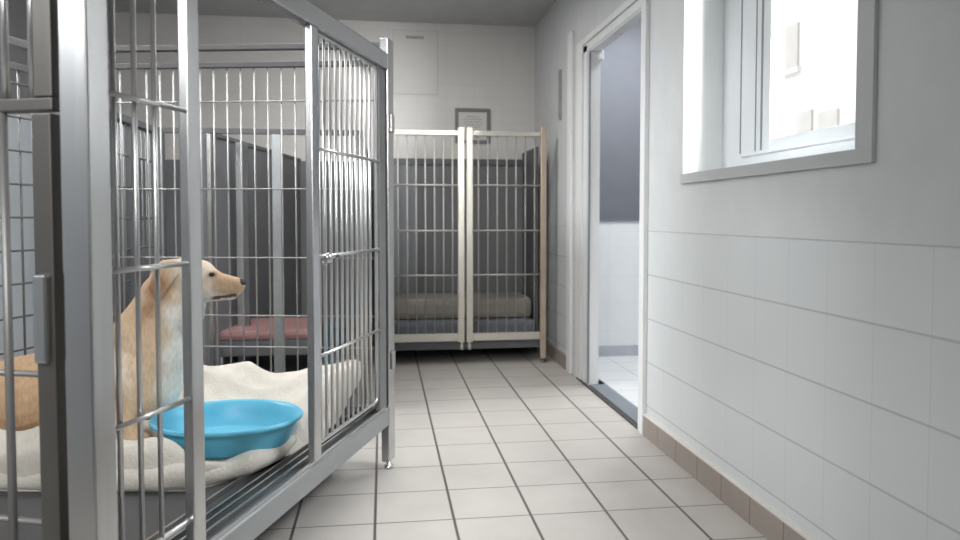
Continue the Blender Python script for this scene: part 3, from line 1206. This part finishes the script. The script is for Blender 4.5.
# maroon cot
ct = thing('dog_cot', 'maroon vinyl raised dog bed with dark frame inside the back left kennel', 'dog bed', (-0.60, 4.12, 0.16))
cu = MB()
cu.box(-0.27, 0.24, -0.17, 0.36, 0.185, 0.235, 0.02)
cu.build('cushion', M['maroon'], ct)
for x in (-0.255, 0.225):
    for y in (-0.15, 0.34):
        MB().tube([(x, y, 0.001), (x, y, 0.0995)], 0.014, 8).build('leg', M['steel_dark'], ct)
MB().box(-0.265, 0.235, -0.165, 0.355, 0.10, 0.1845, 0.006).build('bed_frame', M['panel_darker'], ct)

# ------------------------------------------------------------------ far kennel with its pair of gates
kc = thing('dog_kennel', 'kennel with two pale barred gates against the back wall', 'kennel', (0.6, 4.86, 0))
KCL = Vector(kc.location)


def kcb(x0, x1, y0, y1, z0, z1, name, material, bev=0.003, parent=None):
    return MB().box(x0 - KCL.x, x1 - KCL.x, y0 - KCL.y, y1 - KCL.y, z0, z1, bev).build(name, material, parent or kc)


def far_gate(x0, x1, hinge=False, zb=0.162):
    gb = MB()
    y0, y1 = 4.845 - KCL.y, 4.875 - KCL.y
    gx0, gx1 = x0 - KCL.x, x1 - KCL.x
    gb.box(gx0, gx0 + 0.043, y0, y1, zb - 0.01, 1.60, 0.003)
    if not hinge:
        gb.box(gx1 - 0.043, gx1, y0, y1, zb - 0.01, 1.60, 0.003)
    else:
        gx1 += 0.043
    gb.box(gx0 + 0.0435, gx1 - 0.0435, y0, y1, 1.545, 1.577, 0.003)
    gb.box(gx0 + 0.0435, gx1 - 0.0435, y0, y1, zb, zb + 0.05, 0.003)
    gt_ = gb.build('gate', M['pale_metal'], kc)
    g_ = MB()
    n = 7
    for k in range(n):
        x = gx0 + 0.043 + (gx1 - gx0 - 0.086) * (k + 0.6) / (n + 0.2)
        g_.tube([(x, (y0 + y1) / 2, zb + 0.045), (x, (y0 + y1) / 2, 1.55)], 0.0048, 8)
    for z in (1.213, 0.908, 0.608):
        g_.tube([(gx0 + 0.04, (y0 + y1) / 2 - 0.01, z), (gx1 - 0.04, (y0 + y1) / 2 - 0.01, z)], 0.006, 8)
    g_.build('bar_grid', M['gate_bar'], gt_)
    return gt_


g1 = far_gate(0.02, 0.543)
g2 = far_gate(0.558, 1.064, True)
for gx, par in ((0.525, g1), (0.578, g2)):
    bb = MB()
    bb.lathe([(0, 0), (0.012, 0), (0.012, 0.03), (0.008, 0.034), (0.008, 0.055), (0, 0.055)], 12, (gx - KCL.x, 0, 0.10))
    bb.build('drop_bolt', M['pale_metal'], par)
hp = MB().box(1.0655 - KCL.x, 1.105 - KCL.x, -0.02, 0.02, 0.03, 1.61, 0.004).build('hinge_post', mat('post_warm_reflection', (196, 180, 160), 0.35, metal=0.6), kc)  # warm reflection on the post put into its metal colour
MB().lathe([(0, 0), (0.016, 0), (0.016, 0.012), (0.010, 0.016), (0.010, 0.04), (0, 0.04)], 12, (1.085 - KCL.x, 0, 0.0)).build('post_foot', M['steel_dark'], hp)
kcb(0.0, 1.10, 5.60, 5.63, 0.1, 1.45, 'back_panel', M['panel_dark'])
bt = kcb(0.06, 1.08, 5.585, 5.599, 1.40, 1.445, 'panel_cap', M['panel_darker'])
kcb(1.085, 1.10, 5.08, 5.63, 0.03, 1.50, 'side_panel', M['panel_darker'])
kcb(-0.02, 0.0, 4.885, 5.63, 0.03, 1.45, 'side_panel', M['panel_darker'])
kcb(0.001, 1.084, 4.89, 5.595, 0.10, 0.14, 'deck', M['panel_darker'])
kcb(0.001, 1.084, 5.4, 5.42, 0.001, 0.099, 'plinth', M['panel_darker'])

mt = tag(MB().box(0.03, 1.075, 5.05, 5.585, 0.1405, 0.27, 0.03).build('dog_mattress', M['mattress']),
         'dark blue grey mattress inside the far kennel behind the gates', 'mattress')
mt2 = tag(MB().box(0.04, 1.07, 5.12, 5.58, 0.2705, 0.42, 0.045).build('dog_cushion', M['cushion']),
          'taupe cushion lying on the blue grey mattress behind the far gates', 'cushion')

# ------------------------------------------------------------------ light
world = bpy.data.worlds.new('world')
bpy.context.scene.world = world
world.use_nodes = True
bg = world.node_tree.nodes['Background']
bg.inputs['Color'].default_value = (0.96, 0.98, 1.0, 1)
bg.inputs['Strength'].default_value = 2.4


def area(name, loc, target, sx, sy, power, col=(1, 1, 1), spread=180):
    l = bpy.data.lights.new(name, 'AREA')
    l.shape = 'RECTANGLE'
    l.size, l.size_y = sx, sy
    l.energy = power
    l.color = col
    l.spread = math.radians(spread)
    o = bpy.data.objects.new(name, l)
    C.objects.link(o)
    o.location = loc
    o.rotation_euler = (Vector(target) - Vector(loc)).to_track_quat('-Z', 'Y').to_euler()
    return o


sun = bpy.data.lights.new('sun', 'SUN')
sun.energy = 2.2
sun.angle = 0.03
so = bpy.data.objects.new('sun', sun)
C.objects.link(so)
so.rotation_euler = Vector((0.72, 0.1, -0.7)).to_track_quat('-Z', 'Y').to_euler()

area('window_light', (2.0, 2.0, 2.75), (0.1, 2.9, 0.3), 1.2, 1.0, 200, (0.95, 0.98, 1))
area('overhead_fill', (-0.35, 2.8, 2.46), (-0.2, 3.7, 0), 1.3, 0.7, 22, (1, 0.98, 0.96), 130)  # added fill from above, no fitting modelled there
area('overhead_fill', (-0.2, 4.1, 2.47), (-0.3, 4.3, 0), 1.4, 0.3, 22, (1, 0.98, 0.96))  # second added overhead fill, lifts the back of the room
area('side_room_lamp', (1.75, 4.2, 2.45), (1.75, 4.22, 0), 0.4, 0.8, 34, (0.98, 0.99, 1))
area('left_fill', (-2.0, 0.5, 1.9), (-1.1, 1.2, 0.0), 0.7, 0.8, 13, (0.98, 0.99, 1), 160)  # added light by the left wall, which has no window
area('wall_fill', (-1.95, 3.3, 2.1), (1.2, 3.2, 0.2), 0.8, 0.5, 15, (0.97, 0.99, 1), 70)  # added fill across the kennel onto the right wall
area('reveal_fill', (1.86, 0.75, 1.9), (1.27, 2.79, 1.7), 0.5, 0.8, 20, (1, 1, 1), 36)  # extra light placed outside to whiten the window reveal
area('rear_fill', (-0.8, -0.9, 2.2), (-0.7, 2.2, 0.4), 0.9, 0.9, 19, (1, 0.98, 0.96), 80)  # added fill from behind the camera for dog and basin

vs_ = bpy.context.scene.view_settings
vs_.view_transform = 'Standard'
vs_.look = 'None'
vs_.exposure = 0.0
